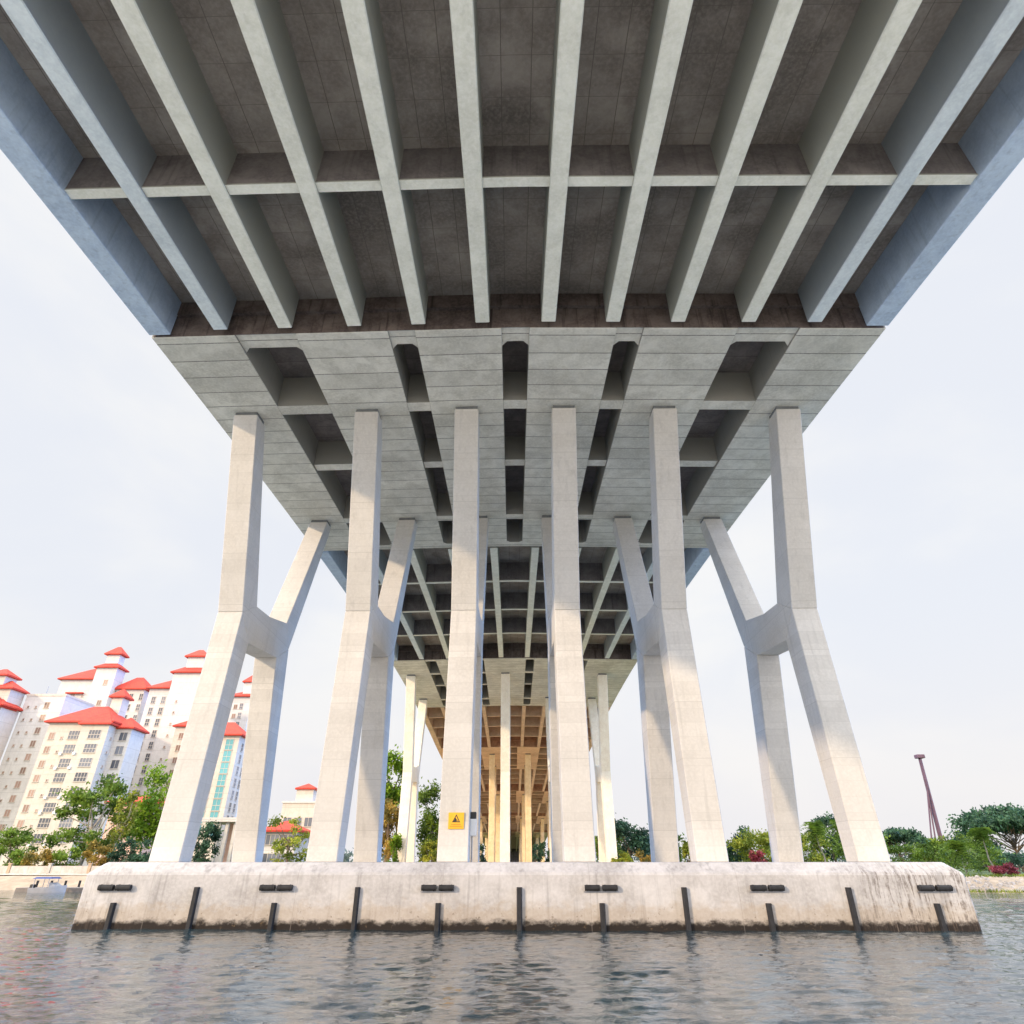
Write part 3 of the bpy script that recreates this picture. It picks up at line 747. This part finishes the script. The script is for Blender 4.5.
def palm(label, x, y, h, leaf, rf=1.9, seed=0, group=None, z0=1.1):
    rng = random.Random(seed + int(x * 3))
    t = thing('palm_tree', (x, y, z0), label, 'palm tree', group)
    tk = MB(); lean = rng.uniform(-.35, .35); limb(tk, (x, y, z0 - .2), (x + lean, y, z0 + h), h * .024, h * .017, rng, 5); tk.build('trunk', M['palebark'], t)
    cr = MB(); c = Vector((x + lean, y, z0 + h))
    for i in range(44):
        a = 2.4 * i; e = rng.uniform(-.9, 1.35); d = Vector((math.cos(a) * math.cos(e), math.sin(a) * math.cos(e), math.sin(e)))
        L = rf * rng.uniform(.8, 1.1); sidev = d.cross(Vector((0, 0, 1))); sidev = sidev.normalized() if sidev.length > .01 else Vector((1, 0, 0))
        for k in range(10):
            f = k / 9; p = c + d * L * f + Vector((0, 0, -.75 * L * f * f)); tip = L * .34 * (1 - .55 * f)
            for s in (-1, 1):
                q = p + sidev * s * tip + d * tip * .6 + Vector((0, 0, -tip * .35)); cr.poly([p, p + d * .13, q, p - d * .05])
    cr.build('crown', M[leaf], t)
def T2(label, u, vtop, Y, ru, leaf, rzf=.36, **k):
    """tree standing at depth Y whose top and half width were measured on the survey photo"""
    p = at(u, vtop, Y); q = at(u + ru, vtop, Y); rx = q.x - p.x
    b = at(u, 858, Y); f = (858 - vtop) / 1000.
    bx = b.x
    h = p.z - 1.1
    return tree(label, bx, Y, h, rx, min(h * .48, h * rzf), leaf, **k)

T2('feathery green tree with bare pale trunks in front of the cream block', 82, 775, 92, 32, 'leaf_mid', .44, n=4600, size=.26, kind='feathery', clumps=26, bark='palebark', trunk=.3, seed=1)
T2('bright green dense round-topped tree left of the outermost left pillar', 150, 767, 98, 29, 'leaf_bright', .42, n=5200, size=.27, clumps=26, seed=2)
T2('thin tree leaning between the feathery tree and the bright green tree', 112, 792, 90, 12, 'leaf_yellow', .36, n=900, size=.22, clumps=12, seed=3, bark='palebark')
T2('small round tree at the left edge of the photo behind the promenade wall', 8, 829, 86, 20, 'leaf_mid', .45, n=2200, size=.2, clumps=14, seed=4)
T2('dark green tree under the pavilion canopy', 204, 822, 92, 12, 'leaf_dark', .48, n=1800, size=.2, trunk=.2, seed=5)
T2('small sparse tree with layered branches between the two left pillars', 288, 806, 84, 20, 'leaf_yellow', .46, n=1100, size=.2, kind='feathery', clumps=18, seed=6)
T2('tall green tree between the second left pillar and the sunlit far pillar', 386, 752, 112, 20, 'leaf_bright', .30, n=4200, size=.32, clumps=16, trunk=.55, seed=7)
T2('orange-leaved tree beneath the tall green tree', 388, 796, 100, 14, 'leaf_orange', .46, n=2600, size=.24, clumps=16, seed=8)
T2('airy green tree left of the pillar with the yellow sign', 432, 782, 104, 20, 'leaf_mid', .46, n=3600, size=.26, clumps=16, seed=9, bark='palebark')
T2('dark tree right of the slim far pillar, with a gap before the next pillar', 630, 821, 112, 24, 'leaf_dark', .46, n=3600, size=.26, clumps=20, seed=10)
T2('dark thin-topped tree beside the second pillar from the right', 652, 823, 118, 13, 'leaf_dark', .40, n=1500, size=.26, clumps=12, seed=11)
T2('tall dark tree with rounded top behind the yellow-green tree', 742, 829, 120, 16, 'leaf_dark', .48, n=2200, size=.26, seed=12)
T2('yellow-green bushy tree between the two right pillars', 762, 833, 100, 28, 'leaf_yellow', .5, n=3800, size=.22, clumps=22, trunk=.2, seed=13)
T2('dark tree rising behind the palms left of the outermost right pillar', 836, 816, 128, 20, 'leaf_dark', .44, n=2600, size=.3, seed=14)
palm('palm with pale trunk close to the inner leg of the outermost right pillar', at(818, 830, 92).x, 92, at(818, 829, 92).z - 1.1, 'leaf_mid', 2.9, 1)
palm('palm with drooping crown behind the outermost right pillar', at(842, 830, 96).x, 96, at(842, 827, 96).z - 1.1, 'leaf_mid', 2.9, 2)
T2('dark umbrella-shaped tree right of the outermost right pillar', 900, 827, 130, 28, 'leaf_dark', .34, n=4200, size=.34, kind='umbrella', clumps=24, seed=15)
T2('huge spreading rain tree at the right edge of the photo', 1020, 809, 120, 44, 'leaf_dark', .36, n=9000, size=.34, kind='umbrella', clumps=38, seed=16)
palm('palm with shaggy crown and brown skirt below the leaning mast', at(958, 850, 78).x, 78, at(958, 849, 78).z - 1.1, 'leaf_mid', 2.6, 3)
palm('slender palm with white trunk in front of the rain tree', at(985, 840, 82).x, 82, at(984, 835, 82).z - 1.1, 'leaf_mid', 2.5, 4)
for i, (u, v, Y, ru, lf, lab) in enumerate([
    (612, 832, 124, 18, 'leaf_mid', 'mid green tree just right of the plain pillar, behind the slim far pillar'),
    (668, 834, 126, 18, 'leaf_mid', 'mid green tree hidden mostly behind the second pillar from the right'),
    (706, 836, 128, 20, 'leaf_dark', 'low dark tree behind the foot of the second pillar from the right'),
    (784, 830, 124, 22, 'leaf_mid', 'mid green tree behind the inner leg of the outermost right pillar'),
    (812, 834, 116, 18, 'leaf_yellow', 'light green tree just left of the two palms'),
    (866, 832, 122, 24, 'leaf_mid', 'mid green tree behind the foot of the outermost right pillar'),
    (938, 838, 126, 20, 'leaf_mid', 'mid green tree at the base of the leaning mast'),
    (980, 832, 128, 26, 'leaf_dark', 'dark tree filling the gap left of the rain tree trunk')]):
    T2(lab, u, v, Y, ru, lf, .48, n=2600, size=.28, clumps=18, seed=120 + i, trunk=.2)
for i, (u, v, Y, r_, lf, lab) in enumerate([
    (40, 850, 83, 14, 'leaf_orange', 'dry orange bush behind the promenade wall near the left edge'),
    (22, 845, 84, 12, 'leaf_mid', 'green bush behind the promenade wall next to the round tree'),
    (66, 846, 84, 14, 'leaf_mid', 'green bush behind the promenade wall under the feathery tree'),
    (98, 842, 84, 14, 'leaf_orange', 'brownish bush behind the promenade wall left of the pink house'),
    (124, 838, 84, 13, 'leaf_dark', 'dark bush behind the promenade wall in front of the pink house'),
    (148, 840, 84, 14, 'leaf_dark', 'dark bush behind the promenade wall nearest the outermost left pillar'),
    (393, 836, 86, 8, 'leaf_bright', 'small bright shrub at the foot of the orange-leaved tree'),
    (432, 838, 86, 12, 'leaf_yellow', 'yellow-green shrub at the foot of the airy tree'),
    (645, 850, 84, 10, 'leaf_orange', 'orange-red shrub left of the second pillar from the right'),
    (622, 851, 82, 9, 'leaf_yellow', 'small yellow shrub next to the slim far pillar'),
    (690, 842, 84, 7, 'leaf_yellow', 'small shrub glimpsed between two right-hand pillar legs'),
    (757, 851, 80, 8, 'leaf_red', 'dark red shrub below the yellow-green tree'),
    (905, 843, 96, 22, 'leaf_mid', 'mid green bush below the umbrella-shaped tree'),
    (930, 843, 92, 18, 'leaf_mid', 'leafy bush left of the shaggy palm'),
    (962, 835, 100, 26, 'leaf_mid', 'large light green bush behind the shaggy palm'),
    (1004, 846, 100, 30, 'leaf_dark', 'dark undergrowth beneath the rain tree'),
    (1020, 850, 92, 22, 'leaf_dark', 'dark bush under the rain tree at the right edge'),
    (985, 848, 96, 18, 'leaf_mid', 'mid green bush behind the slender palm')]):
    T2(lab, u, v, Y, r_, lf, .5, n=1500, size=.17, clumps=14, seed=30 + i, name='shrub', trunk=.15)
for i, (u, Y) in enumerate(((478, 175), (536, 178), (545, 150), (470, 150))):
    T2('shadowed shrub growing between the pillars deep under the bridge', u, 843, Y, 8, 'leaf_dark', .5, n=700, size=.3, clumps=10, seed=60 + i, name='shrub', group='shrubs deep under the bridge')
p = at(1003, 867, 69)
tree('crimson flowering bush on the right bank above the stone slope', p.x, 69, p.z - .95 + .35, 1.15, .6, 'leaf_red', n=1600, size=.10, clumps=14, seed=90, name='shrub', z0=.9)
# hazy woods far away along the horizon
mb = MB(); rng = random.Random(5)
for i in range(420):
    x = rng.uniform(-700, 900); y_ = rng.uniform(380, 520)
    if -60 < x < 40: continue
    leaf_cloud(mb, (x, y_, 4 + rng.uniform(0, 4)), (7, 7, 4.5), 26, 1.5, rng)
M['leaf_far'] = leafmat('far_hazy_leaves', (.10, .14, .12), (.15, .19, .16), (.09, .12, .11))
tag(mb.build('far_woods', M['leaf_far']), 'hazy belt of distant woods along the horizon behind both banks', 'woods', kind='stuff')
# grass verge on the right bank
mb = MB(); rng = random.Random(9)
for i in range(5200):
    x = rng.uniform(28, 75); s = shore(x); y_ = s + (rng.uniform(5.2, 8.5) if rng.random() < .6 else rng.uniform(.0, .7))
    z = .02 if y_ < s + 1 else 1.05; h = rng.uniform(.12, .34); a = rng.random() * 6.28; dx, dy = math.cos(a) * .05, math.sin(a) * .05
    mb.poly([(x - dx, y_ - dy, z), (x + dx, y_ + dy, z), (x + rng.uniform(-.1, .1), y_ + rng.uniform(-.1, .1), z + h)])
tag(mb.build('bank_grass', M['leaf_yellow']), 'strips of grass along the water edge and top of the right bank', 'grass', kind='stuff')
# scattered revetment stones on the right bank
M['stone'] = concrete('pale_boulder', (.46, .40, .35), (.33, .28, .24), stain=.4)[0]
mb = MB(); rng = random.Random(12)
for i in range(900):
    x = rng.uniform(27, 78); f = rng.uniform(.6, 5.2); c = Vector((x, shore(x) + f, .02 + f * .19)); r_ = rng.uniform(.10, .30)
    ring_ = [c + Vector((math.cos(a) * r_ * rng.uniform(.7, 1.2), math.sin(a) * r_ * rng.uniform(.7, 1.2), -.05)) for a in [i_ * 1.047 for i_ in range(6)]]
    top = [c + (q - c) * .6 + Vector((0, 0, r_ * rng.uniform(.5, .9))) for q in ring_]
    mb.prism(ring_, top)
tag(mb.build('bank_stones', M['stone']), 'pale loose stones covering the slope of the right bank', 'stones', kind='stuff')

# ------------------------------------------------------------------ leaning mast, boat, pontoon
M['mast'] = plain('dark_red_mast_paint', (.12, .065, .095), .6, .15, .3)
Ym = 190
p0, p1 = at(944, 852, Ym), at(920, 758, Ym)
t = thing('crane_mast', (p0.x, Ym, 1.1), 'tall dark lattice crane mast with slender stays rising behind the trees on the right', 'crane mast')
p0.z = 1.1
mb = MB(); rr = .42
cor = [Vector((math.cos(a) * rr, math.sin(a) * rr, 0)) for a in (.5, 2.6, 4.7)]
for c in cor: mb.tube(p0 + c, p1 + c * .75, .26, .20, 6)
mb.tube(p0, p1, .30, .22, 8); mb.build('boom', M['mast'], t)
mb = MB()
for i in range(16):
    a = p0.lerp(p1, i / 16); b = p0.lerp(p1, (i + 1) / 16)
    for j in range(3): mb.tube(a + cor[j] * .9, b + cor[(j + 1) % 3] * .85, .11, n=5)
mb.build('lattice', M['mast'], t)
mb = MB(); mb.box(p1.x - 1.1, p1.x + 1.1, Ym - .9, Ym + .9, p1.z - .1, p1.z + .9); mb.build('head', M['mast'], t, .1)
for u0, v0, u1 in ((926, 788, 928), (926.5, 790, 934)):
    a = at(u0, v0, Ym); b = at(u1, 852, Ym); b.z = 1.1
    mb = MB(); mb.tube(a + Vector((0, -.5, 0)), b + Vector((0, -.5, 0)), .2, n=6); mb.build('stay', M['mast'], t)

M['hull'] = plain('white_boat_hull', (.42, .42, .45), .3, .05)
M['canvas'] = plain('blue_canvas', (.05, .07, .20), .7)
M['deckgrey'] = plain('grey_pontoon', (.20, .17, .15), .8)
bx0 = at(50, 889, 61).x; yb = 61
t = thing('motor_boat', (bx0, yb, 0), 'small white motor boat with dark blue canopy moored at the left bank', 'boat')
mb = MB(); Lh = 2.7
sec = []
for i in range(9):
    f = i / 8; wd = .85 * (1 - max(0, f - .45) ** 2 * 3.1); wd = max(.04, wd); sh = .34 + .2 * f * f
    sec.append([(bx0 - Lh / 2 + Lh * f, yb - wd, sh), (bx0 - Lh / 2 + Lh * f, yb - wd * .75, -.15), (bx0 - Lh / 2 + Lh * f, yb + wd * .75, -.15), (bx0 - Lh / 2 + Lh * f, yb + wd, sh)])
for a, b in zip(sec, sec[1:]): mb.prism(a, b)
mb.build('hull', M['hull'], t)
mb = MB(); mb.prism([(bx0 + .2, yb - .6, .38), (bx0 + .8, yb - .5, .40), (bx0 + .8, yb + .5, .40), (bx0 + .2, yb + .6, .38)], [(bx0 + .1, yb - .5, .72), (bx0 + .25, yb - .42, .72), (bx0 + .25, yb + .42, .72), (bx0 + .1, yb + .5, .72)]); mb.build('windscreen', M['glass'], t)
mb = MB()
for s in (-1, 1):
    for dx in (-1.1, .1): mb.tube((bx0 + dx, yb + s * .62, .3), (bx0 + dx, yb + s * .62, 1.02), .025, n=6)
mb.build('canopy_frame', M['steel'], t)
mb = MB(); mb.prism([(bx0 - 1.3, yb - .75, 1.0), (bx0 + .3, yb - .75, 1.0), (bx0 + .3, yb + .75, 1.0), (bx0 - 1.3, yb + .75, 1.0)], [(bx0 - 1.1, yb - .5, 1.14), (bx0 + .15, yb - .5, 1.14), (bx0 + .15, yb + .5, 1.14), (bx0 - 1.1, yb + .5, 1.14)]); mb.build('canopy', M['canvas'], t)
mb = MB(); mb.box(bx0 - Lh / 2 - .35, bx0 - Lh / 2 - .02, yb - .2, yb + .2, .05, .6); mb.build('outboard_motor', M['black'], t, .05)
pxa, pxb = at(20, 889, 63.5).x, at(92, 889, 63.5).x
t = thing('pontoon', ((pxa + pxb) / 2, 63.5, 0), 'low dark floating pontoon along the left bank behind the motor boat', 'pontoon')
mb = MB(); mb.box(pxa, pxb, 62.9, 64.4, -.2, .30); mb.build('deck', M['deckgrey'], t, .03)
for i in range(5):
    x = pxa + (pxb - pxa) * (i + .5) / 5; mb = MB(); mb.tube((x, 64.6, -.5), (x, 64.6, .8), .1, n=10); mb.build('mooring_post', M['rubber'], t)
